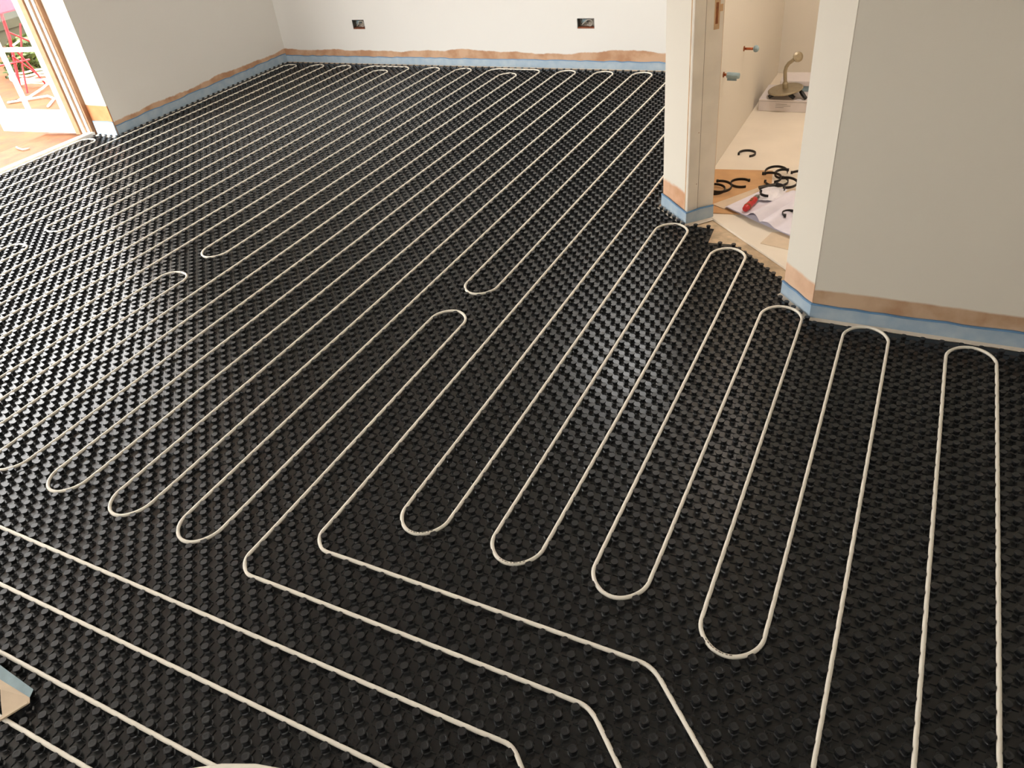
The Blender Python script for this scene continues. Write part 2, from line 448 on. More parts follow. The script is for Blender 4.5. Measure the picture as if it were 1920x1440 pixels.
# opened glazed garden door leaf
hinge = Vector((-201.7, 81.6, 0.7)); ldir = Vector((-1, -0.10, 0)).normalized(); lnor = Vector((ldir.y, -ldir.x, 0)) * -1
if lnor.y > 0: lnor = -lnor
leaf = thing('garden_door_leaf', 'white glazed garden door leaf standing open outside with glazing bars', 'door', (-216, 80, 0.3))
TH = lnor * 1.5
LW, LH = 27.0, 66.5
def lpiece(name, a, b, z0, z1, m=M['doorwhite'], t0=0.0, t1=1.0, parent=leaf, bev=0.06):
    return obj(name, MB().obox(hinge + ldir * a + TH * t0 + Vector((0, 0, z0)), ldir * (b - a), TH * (t1 - t0), (0, 0, z1 - z0)), m, parent, bevel=bev)
lpiece('stile', 0.2, 3.0, 0, LH)
lpiece('stile', LW - 3.0, LW, 0, LH)
lpiece('bottom_rail', 3.0, LW - 3.0, 0, 5.4)
lpiece('top_rail', 3.0, LW - 3.0, LH - 3, LH)
cols = [(3.0, 14.6), (15.6, LW - 3.0)]
rows = [5.4, 20.0, 35.0, 50.0, LH - 3]
lpiece('glazing_bar', 14.6, 15.6, 5.4, LH - 3, t0=0.2, t1=0.8)
for z in rows[1:-1]:
    for a, b in cols:
        lpiece('glazing_bar', a, b, z - 0.45, z + 0.45, t0=0.2, t1=0.8)
for i in range(4):
    for a, b in cols:
        z0 = rows[i] + (0.45 if i else 0); z1 = rows[i + 1] - (0.45 if i < 3 else 0)
        lpiece('pane', a, b, z0, z1, M['glass'], 0.45, 0.55, bev=0)

# ------------------------------------------------------------------ the studded mat
mat_root = thing('studded_floor_mat', 'black studded plastic underfloor heating mat covering the whole room', 'floor mat', (-90, 40, -0.1))
mat_poly = [(-197.2, 81.8), (-197.2, -81), (29.5, -81), (29.5, 44.1), (-19.8, 44.1), (-23.4, 50.2), (-24.6, 53.0), (-30.8, 59.9), (-33.4, 61.9), (-36.9, 61.6), (-37.2, 66.3), (-41.9, 66.5), (-47.9, 72.3), (-48.0, 147.3), (-190.0, 147.3), (-190.0, 81.8)]
obj('base_sheet', MB().prism(mat_poly, -0.09, 0.0), M['mat'], mat_root)

def in_poly(x, y, poly):
    x = np.asarray(x, float); y = np.asarray(y, float)
    r = np.zeros(x.shape, bool); n = len(poly)
    for i in range(n):
        x1, y1 = poly[i]; x2, y2 = poly[(i + 1) % n]
        c = ((y1 > y) != (y2 > y)) & (x < (x2 - x1) * (y - y1) / ((y2 - y1) if y2 != y1 else 1e-9) + x1)
        r ^= c
    return r

Rz = Matrix.Rotation(CAMROT[2], 3, 'Z') @ Matrix.Rotation(CAMROT[1], 3, 'Y') @ Matrix.Rotation(CAMROT[0], 3, 'X')
Rn = np.array(Rz)
def project(P):
    c = (np.asarray(P, float) - np.array(CAMPOS)) @ Rn
    return 960 + FPX * c[:, 0] / -c[:, 2], 720 - FPX * c[:, 1] / -c[:, 2], -c[:, 2]

ii, jj = np.meshgrid(np.arange(-199, 30), np.arange(-60, 149), indexing='ij')
k = (ii + jj) % 2 == 0
SX, SY = ii[k].astype(float), jj[k].astype(float)
keep = in_poly(SX, SY, mat_poly)
for ddx, ddy in ((0.3, 0), (-0.3, 0), (0, 0.3), (0, -0.3)):
    keep &= in_poly(SX + ddx, SY + ddy, mat_poly)
SX, SY = SX[keep], SY[keep]
px, py, dep = project(np.c_[SX, SY, np.zeros_like(SX)])
vis = (dep > 3) & (px > -420) & (px < 2340) & (py > -150) & (py < 1800)
SX, SY, px, py, dep = SX[vis], SY[vis], px[vis], py[vis], dep[vis]
inframe = (px > 5) & (px < 1915) & (py > 5) & (py < 1437)

def stud_mesh(n, prof, rib):
    """n-gon lobed stud with four low ribs; returns verts, quads/tris as triangle array"""
    V = []; T = []
    for r, z in prof:
        for q in range(n):
            a = (q + 0.5) * 2 * PI / n
            lob = 1 + (0.055 * math.cos(4 * a) if n > 8 else 0.0)
            V.append((r * lob * math.cos(a), r * lob * math.sin(a), z))
    for i in range(len(prof) - 1):
        for q in range(n):
            a, b = i * n + q, i * n + (q + 1) % n
            T += [(a, b, b + n), (a, b + n, a + n)]
    base = (len(prof) - 1) * n
    T += [(base, base + q, base + q + 1) for q in range(1, n - 1)]
    for d in range(4):
        ca, sa = math.cos(d * PI / 2), math.sin(d * PI / 2)
        w, h = 0.030, 0.075
        r0, r1 = 0.36, 0.86
        L = [(r0, -w, 0), (r1, -w, 0), (r1, w, 0), (r0, w, 0), (r0, -w * .6, h), (r1 - .04, -w * .6, h), (r1 - .04, w * .6, h), (r0, w * .6, h)]
        if rib == 2:
            nb = len(V); V += [(x * ca - y * sa, x * sa + y * ca, z) for x, y, z in L]
            for f in ((4, 5, 6, 7), (0, 1, 5, 4), (2, 3, 7, 6), (1, 2, 6, 5)):
                T += [(nb + f[0], nb + f[1], nb + f[2]), (nb + f[0], nb + f[2], nb + f[3])]
        elif rib == 1:
            nb = len(V)
            L = [(r0, -w, 0), (r1, -w, 0), (r1, w, 0), (r0, w, 0), (r0, 0, h), (r1 - .04, 0, h)]
            V += [(x * ca - y * sa, x * sa + y * ca, z) for x, y, z in L]
            T += [(nb, nb + 1, nb + 5), (nb, nb + 5, nb + 4), (nb + 2, nb + 3, nb + 4), (nb + 2, nb + 4, nb + 5)]
    return np.array(V), np.array(T)

PROF0 = [(0.40, 0.0), (0.33, 0.05), (0.275, 0.20), (0.275, 0.39), (0.350, 0.51), (0.332, 0.61), (0.215, 0.615), (0.190, 0.597), (0.08, 0.597)]
PROF1 = [(0.38, 0.0), (0.275, 0.10), (0.275, 0.39), (0.352, 0.51), (0.332, 0.61)]
PROF2 = [(0.285, 0.0), (0.275, 0.38), (0.350, 0.50), (0.330, 0.59)]
# the 300 studs that show largest are parts of their own
order = np.argsort(np.where(inframe, dep, 1e9))
near = order[:300]
V0, T0 = stud_mesh(16, PROF0, 2)
me0 = bpy.data.meshes.new('stud')
me0.from_pydata((V0 * S).tolist(), [], T0.tolist()); me0.materials.append(M['stud']); me0.update()
for q in near:
    link(bpy.data.objects.new('stud', me0), (SX[q], SY[q], 0), mat_root)
rest = np.ones(len(SX), bool); rest[near] = False

def field_mesh(name, groups):
    VV = []; TT = []; nv = 0
    for V, T, xs, ys in groups:
        m = len(xs)
        if m == 0: continue
        P = np.repeat(V[None], m, 0)
        P[:, :, 0] += xs[:, None]; P[:, :, 1] += ys[:, None]
        VV.append(P.reshape(-1, 3)); TT.append((T[None] + (np.arange(m) * len(V))[:, None, None]).reshape(-1, 3) + nv)
        nv += m * len(V)
    V = np.concatenate(VV); T = np.concatenate(TT)
    wo = np.array([-90.0, 40.0, 0.0])
    me = bpy.data.meshes.new(name)
    me.vertices.add(len(V)); me.vertices.foreach_set('co', ((V - wo) * S).astype(np.float32).ravel())
    me.loops.add(len(T) * 3); me.loops.foreach_set('vertex_index', T.astype(np.int32).ravel())
    me.polygons.add(len(T)); me.polygons.foreach_set('loop_start', (np.arange(len(T)) * 3).astype(np.int32))
    me.update(calc_edges=True); me.validate()
    me.shade_flat()
    me.materials.append(M['stud'])
    o = bpy.data.objects.new(name, me)
    link(o, wo, mat_root)
    return o
Vm, Tm = stud_mesh(12, PROF1, 2)
V1, T1 = stud_mesh(8, PROF1, 2)
V2, T2 = stud_mesh(8, PROF2, 1)
a = rest & (dep < 82); b = rest & (dep >= 82) & (dep < 125); c = rest & (dep >= 125)
sf = field_mesh('stud_field', [(Vm, Tm, SX[a], SY[a]), (V1, T1, SX[b], SY[b]), (V2, T2, SX[c], SY[c])])
sf['kind'] = 'stuff'

# moulded identification rows between the studs
em = MB()
f1 = Vector((1, 1, 0)).normalized(); f2 = Vector((-1, 1, 0)).normalized()
def emrow(x0, y0, n):
    for i in range(n):
        c0 = Vector((x0 + i, y0 + i, 0.0))
        for sgn in (-1, 1):
            em.obox(c0 + f2 * (0.30 * sgn) - f2 * 0.02 - f1 * 0.36, f1 * 0.72, f2 * 0.04, (0, 0, 0.05))
        em.obox(c0 - f1 * 0.26 - f2 * 0.3, f1 * 0.04, f2 * 0.6, (0, 0, 0.05))
        em.obox(c0 + f1 * 0.22 - f2 * 0.3, f1 * 0.04, f2 * 0.6, (0, 0, 0.05))
        kind = (i * 7 + int(x0)) % 3
        if kind == 0: em.obox(c0 - f1 * 0.14 - f2 * 0.02, f1 * 0.26, f2 * 0.04, (0, 0, 0.05))
        elif kind == 1: em.obox(c0 - f1 * 0.02 - f2 * 0.16, f1 * 0.04, f2 * 0.32, (0, 0, 0.05))
        else:
            em.obox(c0 - f1 * 0.10 - f2 * 0.10, f1 * 0.20, f2 * 0.04, (0, 0, 0.05)); em.obox(c0 - f1 * 0.10 + f2 * 0.06, f1 * 0.20, f2 * 0.04, (0, 0, 0.05))
for x0, y0, n in ((-52, -17, 7), (-30, -9, 6), (-50, 13, 5), (-80, -9, 8), (-27, 20, 6)):
    emrow(x0 + 0.0, y0 + 0.0 if (x0 + y0) % 2 else y0 + 1.0, n)
obj('moulded_marks', em, M['mat'], mat_root)['kind'] = 'stuff'

# ------------------------------------------------------------------ heating pipes
RP = 0.188
ZP = 0.475
studset = set(zip(SX.astype(int).tolist(), SY.astype(int).tolist()))

def fillet(pts, r):
    out = [Vector(pts[0]).to_2d()]
    for i in range(1, len(pts) - 1):
        p, q, s = Vector(pts[i - 1]).to_2d(), Vector(pts[i]).to_2d(), Vector(pts[i + 1]).to_2d()
        a, b = (p - q), (s - q)
        la, lb = a.length, b.length
        a.normalize(); b.normalize()
        ang = a.angle(b)
        t = min(r / math.tan(ang / 2), la * 0.499, lb * 0.499)
        rr = t * math.tan(ang / 2)
        ctr = q + (a + b).normalized() * (rr / math.sin(ang / 2))
        A, B = q + a * t, q + b * t
        a0 = math.atan2(A.y - ctr.y, A.x - ctr.x); a1 = math.atan2(B.y - ctr.y, B.x - ctr.x)
        dd = (a1 - a0 + PI) % (2 * PI) - PI
        n = max(4, int(abs(dd) * rr / 0.3))
        out += [Vector((ctr.x + rr * math.cos(a0 + dd * k / n), ctr.y + rr * math.sin(a0 + dd * k / n))) for k in range(n + 1)]
    out.append(Vector(pts[-1]).to_2d())
    return out

def resample(P, step):
    P = np.array([(p[0], p[1]) for p in P]); seg = np.linalg.norm(np.diff(P, axis=0), axis=1)
    s = np.r_[0, np.cumsum(seg)]; n = max(2, int(s[-1] / step))
    t = np.linspace(0, s[-1], n)
    return np.c_[np.interp(t, s, P[:, 0]), np.interp(t, s, P[:, 1])]

def relax(Q, it=40, clear=0.495):
    Q0 = Q.copy(); Q = Q.copy(); ker = np.array([1, 2, 3, 2, 1.0]) / 9
    for _ in range(it):
        base = np.floor(Q)
        push = np.zeros_like(Q)
        for dx in (-1, 0, 1, 2):
            for dy in (-1, 0, 1, 2):
                cx = base[:, 0] + dx; cy = base[:, 1] + dy
                ok = ((cx + cy) % 2 == 0)
                d = Q - np.c_[cx, cy]; l = np.linalg.norm(d, axis=1) + 1e-9
                m = ok & (l < clear)
                push[m] += d[m] / l[m][:, None] * (clear - l[m])[:, None] * 0.6
        D = Q - Q0 + push
        D = np.c_[np.convolve(D[:, 0], ker, 'same'), np.convolve(D[:, 1], ker, 'same')]
        l = np.linalg.norm(D, axis=1)[:, None]
        Q = Q0 + D * np.minimum(1, 0.16 / (l + 1e-9))
    return Q

def tube_mesh(P, r, n=8):
    """fast tube along a nearly horizontal path P (m,3)"""
    T = np.gradient(P, axis=0); T /= np.linalg.norm(T, axis=1)[:, None]
    Aa = np.c_[-T[:, 1], T[:, 0], np.zeros(len(T))]; Aa /= np.linalg.norm(Aa, axis=1)[:, None]
    Bb = np.cross(T, Aa)
    ang = (np.arange(n) + 0.5) * 2 * PI / n
    V = P[:, None] + (Aa[:, None] * np.cos(ang)[None, :, None] + Bb[:, None] * np.sin(ang)[None, :, None]) * r
    m = len(P)
    i = np.arange(m - 1)[:, None]; q = np.arange(n)[None]
    F = np.stack([i * n + q, i * n + (q + 1) % n, (i + 1) * n + (q + 1) % n, (i + 1) * n + q], -1).reshape(-1, 4)
    return V.reshape(-1, 3), F

def pipe(label, pts, r=2.5, z=ZP, relaxing=True, group='cream heating pipes laid in the studded mat'):
    Q = resample(fillet(pts, r), 0.30)
    if relaxing: Q = relax(Q)
    P = np.c_[Q, np.full(len(Q), z)]
    V, F = tube_mesh(P, RP, 8)
    mb = MB(); mb.v = [tuple(v) for v in V]; n = len(P)
    mb.f = [tuple(f) for f in F.tolist()] + [tuple(range(7, -1, -1)), tuple((n - 1) * 8 + k for k in range(8))]
    o = obj('heating_pipe', mb, M['pipe'], smooth=True)
    tag(o, label, 'pipe', group)
    return o, P

# right circuit: cross run at -9.5, up the back, then serpentine to the right
T1y, T2y = 145.4, 141.0
A = [(-5.0, -27.0), (-22.6, -9.5), (-56.5, -9.5), (-56.5, T2y), (-61.5, T2y), (-61.5, 37.2), (-66.5, 37.2), (-66.5, T1y), (-50.5, T1y), (-50.5, -4.65), (-45.5, -4.65), (-45.5, 65.7), (-40.5, 65.7),
     (-40.5, -4.65), (-35.5, -4.65), (-35.5, 59.8), (-30.5, 59.8), (-30.5, -4.65), (-25.5, -4.65), (-25.5, 45.9), (-20.5, 45.9), (-20.5, -6.65), (-15.5, -6.65), (-15.5, 43.9), (-10.5, 43.9), (-10.5, -58)]
pA, PA = pipe('long cream pipe snaking in tall loops before the angled doorway and right pier', A)
# left circuit
B = [(-10.0, -30.0), (-25.8, -14.5), (-61.5, -14.5), (-61.5, 32.4), (-66.5, 32.4), (-66.5, -13.75), (-71.5, -13.75), (-71.5, 145.0), (-76.5, 145.0), (-76.5, -13.75), (-81.5, -13.75), (-81.5, 145.0), (-86.5, 145.0), (-86.5, -13.75),
     (-91.5, -13.75), (-91.5, 145.0), (-96.5, 145.0), (-96.5, -13.75), (-101.5, -13.75), (-101.5, 145.0), (-116.5, 145.0), (-116.5, 35.2), (-111.5, 35.2), (-111.5, 141.1), (-106.5, 141.1), (-106.5, -13.75), (-111.5, -13.75),
     (-111.5, 30.0), (-116.5, 30.0), (-116.5, -13.75), (-121.5, -13.75), (-121.5, 144.6), (-126.5, 144.6), (-126.5, -13.75), (-131.5, -13.75), (-131.5, 144.6), (-136.5, 144.6), (-136.5, -13.75), (-141.5, -13.75),
     (-141.5, 144.4), (-156.5, 144.4), (-156.5, 34.9), (-151.5, 34.9), (-151.5, 141.0), (-146.5, 141.0), (-146.5, -13.75), (-151.5, -13.75), (-151.5, 29.7), (-156.5, 29.7), (-156.5, -13.75), (-161.5, -13.75), (-161.5, 144.2),
     (-166.5, 144.2), (-166.5, -13.75), (-171.5, -13.75), (-171.5, 144.6), (-176.5, 144.6), (-176.5, -13.75), (-181.5, -13.75), (-181.5, 143.9), (-186.5, 143.9), (-186.5, -13.75), (-191.5, -13.75), (-191.5, 77.9), (-196.5, 77.9),
     (-196.5, -19.5), (-30.2, -19.5), (-8.0, -41.0)]
pB, PB = pipe('longest cream pipe, its many parallel runs filling the floor towards the garden door', B)
pC, PC = pipe('single U-shaped cream pipe loop furthest right under the plain wall', [(0.5, -58), (0.5, 42.85), (-4.5, 42.85), (-4.5, -58)])
pD, PD = pipe('straight cream pipe crossing lower left, next nearer than the bent runs', [(-190, -24.5), (-36.0, -24.5), (-18, -42)])
pE, PE = pipe('straight cream pipe lower left that passes under the pipe coil', [(-190, -29.5), (-48.0, -29.5), (-33, -44)])
pF, PF = pipe('nearest cream pipe, short run coming from the folded strip at lower left', [(-190, -33.6), (-56.0, -33.6), (-41, -48)])

# printed marking on the pipe at three bends
def marks(parent, P, centre, n=9):
    i0 = int(np.argmin(np.linalg.norm(P[:, :2] - np.array(centre), axis=1)))
    mb = MB()
    for k in range(n):
        i = i0 - n // 2 + k
        p, q = P[i], P[i + 1]
        t = (q - p) / np.linalg.norm(q - p); s = np.array([-t[1], t[0], 0])
        o = p + np.array([0, 0, RP * 0.985]) - s * 0.045
        mb.obox(o, t * (0.10 + 0.06 * (k % 3)), s * 0.09, (0, 0, 0.012))
    obj('printed_marking', mb, M['print'], parent)
marks(pA, PA, (-47.3, -4.3)); marks(pA, PA, (-37.6, -4.2)); marks(pA, PA, (-18.6, -6.3))

# coil of spare pipe on a decoiler beside the viewer
cc = Vector((-29.2, -43.5, 24.0))
dec = thing('pipe_decoiler', 'dark steel decoiler stand carrying the spare pipe coil at the near edge', 'stand', (cc.x, cc.y, 0.55))
obj('post', MB().lathe((cc.x, cc.y, 0.9), [(0.7, 0), (0.7, 20.4)], 16), M['stand'], dec, smooth=False)
for kx in range(3):
    a = kx * 2 * PI / 3 - 1.0
    obj('leg', MB().tube([(cc.x, cc.y, 3.5), (cc.x + 7 * math.cos(a), cc.y + 7 * math.sin(a), 0.85)], 0.35, 8), M['stand'], dec)
obj('plate', MB().lathe((cc.x, cc.y, 21.0), [(9.0, 0), (9.0, 0.4)], 32), M['stand'], dec)
coil = []
for t in range(0, 361):
    th = t / 40 * 2 * PI
    ring = int(t / 40)
    rr = 9.4 - 0.36 * (ring // 3) - 0.05 * (t % 40) / 40
    coil.append((cc.x + rr * math.cos(th), cc.y + rr * math.sin(th), 21.6 + 2.2 * abs(((t / 120.0) % 2) - 1)))
tag(obj('pipe_coil', MB().tube(coil, RP, 8), M['pipe'], smooth=True), 'coil of spare cream pipe raised at the near edge of the floor', 'pipe coil')

# ------------------------------------------------------------------ blue edging film
def film(name_label, path, nrm, top=2.1, wob=0.15, foot=0.45, seed=1, label=''):
    r = random.Random(seed)
    pts = []; nn = []
    for i in range(len(path) - 1):
        a, b = Vector(path[i]), Vector(path[i + 1]); L = (b - a).length
        m = max(2, int(L / 1.6))
        for k in range(m + (1 if i == len(path) - 2 else 0)):
            q = a.lerp(b, k / m); pts.append((q.x, q.y))
            n1 = Vector(nrm[i])
            if k == 0 and i > 0: n1 = (Vector(nrm[i]) + Vector(nrm[i - 1])) / (1 + Vector(nrm[i]).dot(Vector(nrm[i - 1])))
            nn.append((n1.x, n1.y))
    z1 = [top + wob * (r.random() - 0.5) * 2 for _ in pts]
    t = thing('edging_film', label, 'edging strip', (pts[len(pts) // 2][0], pts[len(pts) // 2][1], 0.0), 'blue edging strips round the walls')
    th = [0.28] * len(pts)
    obj('film_band', strip_mesh(pts, [0.02] * len(pts), z1, 0.28, nn), M['film'], t)
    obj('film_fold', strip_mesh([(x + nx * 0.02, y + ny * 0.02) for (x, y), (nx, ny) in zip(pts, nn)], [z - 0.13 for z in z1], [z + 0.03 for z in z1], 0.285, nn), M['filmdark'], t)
    fm = MB(); V = []; F = []
    for (x, y), (nx, ny) in zip(pts, nn):
        w = 0.28 + foot * (0.75 + 0.5 * r.random())
        V += [(x + nx * 0.26, y + ny * 0.26, 0.22), (x + nx * w, y + ny * w, 0.06)]
    for i in range(len(pts) - 1):
        F.append((2 * i, 2 * i + 1, 2 * i + 3, 2 * i + 2))
    fm.add(V, F)
    fo = obj('film_foot', fm, M['foot'], t)
    md = fo.modifiers.new('solid', 'SOLIDIFY'); md.thickness = 0.001
    return t
q2 = 0.70711
film('a', [(-47.2, 148.15), (-190.6, 148.15)][::-1], [(0, -1)], 2.1, 0.12, 0.08, 3, 'long blue edging strip at the foot of the back wall')
film('b', [(-189.8, 82.3), (-189.8, 147.9)], [(1, 0)], 2.6, 0.15, 0.08, 4, 'blue edging strip along the grey left wall')
film('c', [(-197.0, 82.0), (-189.6, 82.0)], [(0, -1)], 3.4, 0.25, 0.9, 5, 'bright white-blue edging strip in the garden door reveal')
film('d', [(-47.25, 72.42), (-41.72, 66.96), (-38.50, 70.18)], [(-q2, -q2), (q2, -q2)], 2.2, 0.18, 0.7, 6, 'blue edging strip folded round the left doorway pier')
film('e', [(-24.0, 49.75), (-19.72, 44.92), (29.8, 44.95)], [(-0.755, -0.656), (0, -1)], 2.1, 0.10, 0.55, 7, 'blue edging strip wrapped round the right pier and plain wall')

# ------------------------------------------------------------------ socket boxes in the back wall
def socket(x0, x1, z0, z1, label, seed):
    r = random.Random(seed)
    t = thing('socket_box', label, 'socket box', ((x0 + x1) / 2, 149.2, z0))
    y0, y1 = 148.25, 149.9
    obj('back_plate', MB().box(x0 + .05, y1 - .08, z0 + .05, x1 - .05, y1, z1 - .05), M['darkbox'], t)
    sd = MB()
    sd.box(x0 + .02, y0, z0 + .02, x0 + .12, y1 - .08, z1 - .02); sd.box(x1 - .12, y0, z0 + .02, x1 - .02, y1 - .08, z1 - .02)
    sd.box(x0 + .12, y0, z1 - .12, x1 - .12, y1 - .08, z1 - .02)
    obj('box_side', sd, M['steel'], t)
    obj('chased_brick', MB().box(x0 + .12, y0, z0 + .02, x1 - .12, y1 - .08, z0 + .28), M['brick'], t)
    cx, cz = x0 + (x1 - x0) * 0.66, (z0 + z1) / 2
    ring = [(cx + 0.85 * math.cos(a) + 0.15 * math.sin(a * 2), 148.9 - 0.35 * math.sin(a), cz + 0.80 * math.sin(a)) for a in np.linspace(-2.6, 2.9, 22)]
    obj('cable', MB().tube(ring, 0.13, 6), M['cable'], t, smooth=True)
    obj('cable', MB().tube([(x0 + 0.5, 149.7, z0 + 0.4), (x0 + 1.2, 148.9, z0 + 0.9), (x0 + 1.9, 148.8, z0 + 1.5), (x0 + 2.5, 149.7, z1 - 0.4)], 0.12, 6), M['cable'], t, smooth=True)
    obj('cable', MB().tube([(x0 + 0.6, 149.7, z1 - 0.4), (x0 + 0.9, 149.0, z0 + 1.4), (x0 + 1.5, 149.2, z0 + 0.6)], 0.10, 6), M['tape'], t, smooth=True)
    obj('terminal', MB().box(x0 + 1.0, 149.3, z1 - 1.2, x0 + 2.2, 149.8, z1 - 0.5), M['tape'], t)
    return t
socket(*SOCK[0], 'open metal socket box with loose cables, nearer the room corner', 1)
socket(*SOCK[1], 'open metal socket box with looped pale cable, nearer the doorway', 2)

# ------------------------------------------------------------------ cloakroom things
ZF = 0.30
def stub(y, z, L, label, ball):
    t = thing('pipe_stub', label, 'pipe stub', (-43.0, y, z - 0.4))
    obj('copper_pipe', MB().tube([(-43.1, y, z), (-43.1 + L + 0.3, y, z)], 0.22, 10), M['copper'], t, smooth=True)
    obj('wall_collar', MB().tube([(-43.08, y, z), (-42.95, y, z)], 0.45, 10), M['mortise'], t)
    if ball:
        obj('tape_wrap', MB().lathe((-43.1 + L, y, z), [(0.2, 0), (0.5, .15), (0.62, .45), (0.55, .8), (0.25, 1.0)], 9, (1, 0, 0.05)), M['tape'], t)
    else:
        obj('tape_wrap', MB().lathe((-43.1 + L, y, z - 0.05), [(0.42, 0), (0.5, .2), (0.48, 2.0), (0.4, 2.15)], 9, (1, 0, -0.04)), M['tape'], t)
        obj('tape_tail', MB().box(-43.1 + L + 0.1, y - 0.05, z - 0.95, -43.1 + L + 1.7, y + 0.02, z - 0.3), M['tape'], t)
stub(107.5, 15.8, 1.7, 'copper pipe stub with round blue-grey tape end, the higher one', True)
stub(92.3, 15.5, 0.6, 'copper pipe stub with cylinder of blue-grey tape, the lower one', False)

t = thing('carton', 'flat white printed carton on the cloakroom floor', 'box', (-37, 126, ZF))
obj('carton_body', MB().box(-42.0, 121.0, ZF, -29.0, 131.0, 2.65), M['boxwhite'], t, bevel=0.08)
obj('carton_lid_seam', MB().box(-41.9, 120.97, 2.25, -29.1, 121.02, 2.30), M['ink'], t)
pr = MB()
for kx in range(3): pr.box(-38.6, 120.97, 1.75 - kx * 0.32, -38.6 + (2.2, 2.9, 1.6)[kx], 121.0, 1.82 - kx * 0.32)
obj('carton_print', pr, M['ink'], t)
t = thing('wrapped_parcel', 'grey wrapped slab lying on the white carton behind the shower head', 'parcel', (-34, 130, 2.65))
dx = Vector((1, 0.06, 0)).normalized(); dy = Vector((-0.06, 1, 0)).normalized()
obj('slab', MB().obox(Vector((-38.9, 126.5, 2.67)), dx * 9.2, dy * 6.0, (0, 0, 1.1)), M['tape'], t, bevel=0.15)
obj('wrapper', MB().obox(Vector((-39.0, 126.3, 3.75)), dx * 9.3, dy * 6.3, (0, 0, 1.1)), M['boxwhite'], t, bevel=0.2)

t = thing('shower_head', 'brushed round shower head with bent arm propped on the white carton', 'shower head', (-37.3, 123.2, 2.66))
dc = Vector((-37.3, 123.0, 4.15)); ax = Vector((-0.13, -0.05, 1)).normalized()
obj('disc', MB().lathe(dc - ax * 0.2, [(3.25, 0), (3.4, 0.12), (3.4, 0.3), (3.2, 0.42)], 40, ax), M['brushed'], t, smooth=False)
arm = [dc + ax * 0.3, dc + ax * 2.0, Vector((-37.75, 123.0, 7.7)), Vector((-37.62, 123.0, 8.5)), Vector((-37.2, 123.0, 9.2)), Vector((-36.4, 123.0, 9.85)), Vector((-35.6, 122.9, 10.45))]
obj('arm', MB().tube(arm, 0.36, 12), M['brushed'], t, smooth=True)
obj('collar', MB().lathe(dc + ax * 0.2, [(0.55, 0), (0.55, 1.0), (0.42, 1.3)], 16, ax), M['brushed'], t)
obj('wall_flange', MB().lathe(Vector((-35.65, 123.05, 10.4)), [(0.5, -0.2), (0.98, 0.0), (0.98, 0.25), (0.6, 0.4)], 20, (0.5, -0.75, 0.35)), M['brushed'], t)
for a, b in (((-38.6, 122.0, 3.9), (-40.2, 121.3, 3.0)), ((-36.6, 121.6, 3.9), (-35.2, 121.1, 3.1)), ((-34.6, 123.0, 4.2), (-33.0, 121.4, 3.0))):
    obj('rubber_grip', MB().tube([a, tuple((Vector(a) + Vector(b)) / 2), b], [0.3, 0.42, 0.36], 8), M['black'], t)

def sheet(name, poly, z0, th, m, label, cat):
    return tag(obj(name, MB().prism(poly, z0, z0 + th), m), label, cat)
sheet('cardboard_sheet', [(-42.6, 88.6), (-33.0, 89.9), (-30.2, 72.2), (-38.75, 71.0), (-39.4, 73.0), (-42.9, 77.0)], ZF, 0.14, M['cardboard'], 'brown cardboard sheet on the cloakroom floor beside the door lining', 'cardboard')
sheet('card_strip', [(-39.4, 73.9), (-33.9, 81.9), (-27.5, 82.8), (-27.0, 79.0), (-33.0, 78.0), (-37.2, 72.6)], ZF + 0.15, 0.10, M['palecard'], 'pale card strip crossing the brown cardboard sheet', 'card')
sheet('card_offcut', [(-29.5, 62.6), (-25.2, 61.6), (-22.0, 64.5), (-24.5, 67.2), (-28.6, 66.6)], ZF, 0.10, M['palecard'], 'pale card offcut at the doorway edge under the booklet corner', 'card')

# open booklet
bk = thing('instruction_booklet', 'open white instruction booklet lying in the doorway with curling pages', 'booklet', (-31, 72, ZF + 0.25))
def page_sheet(A0, A1, B0, B1, zf, n=14):
    """ruled sheet from spine edge A0-A1 to outer edge B0-B1, height profile zf(u)"""
    V = []; F = []
    A0, A1, B0, B1 = map(Vector, (A0, A1, B0, B1))
    for i in range(n + 1):
        u = i / n
        for j in range(5):
            v = j / 4
            p = A0.lerp(B0, u).lerp(A1.lerp(B1, u), v)
            V.append((p.x, p.y, zf(u, v)))
    for i in range(n):
        for j in range(4):
            q = i * 5 + j
            F.append((q, q + 1, q + 6, q + 5))
    return V, F
sp0, sp1 = (-30.8, 68.2), (-26.6, 79.4)
l0, l1 = (-37.2, 72.9), (-33.0, 80.6)
r0, r1 = (-25.6, 65.0), (-21.6, 76.2)
for kx, (zb, amp) in enumerate(((0.42, 0.0), (0.50, 0.12), (0.58, 0.30), (0.62, 0.95))):
    V, F = page_sheet(sp0, sp1, Vector(l0).lerp(Vector(sp0), 0.02 * kx), Vector(l1).lerp(Vector(sp1), 0.02 * kx), lambda u, v, zb=zb, amp=amp: ZF + zb + amp * math.sin(min(1, u * 2.6) * PI) * (0.6 + 0.4 * (1 - v)) + 0.12 * (1 - u))
    o = obj('page', MB().add(V, F), M['paper'], bk, smooth=True)
    V, F = page_sheet(sp0, sp1, Vector(r0).lerp(Vector(sp0), 0.02 * kx), Vector(r1).lerp(Vector(sp1), 0.02 * kx), lambda u, v, zb=zb, amp=amp: ZF + zb + 0.9 * amp * math.sin(min(1, u * 2.0) * PI) * 0.5 + 0.12 * (1 - u))
    o = obj('page', MB().add(V, F), M['paper'], bk, smooth=True)

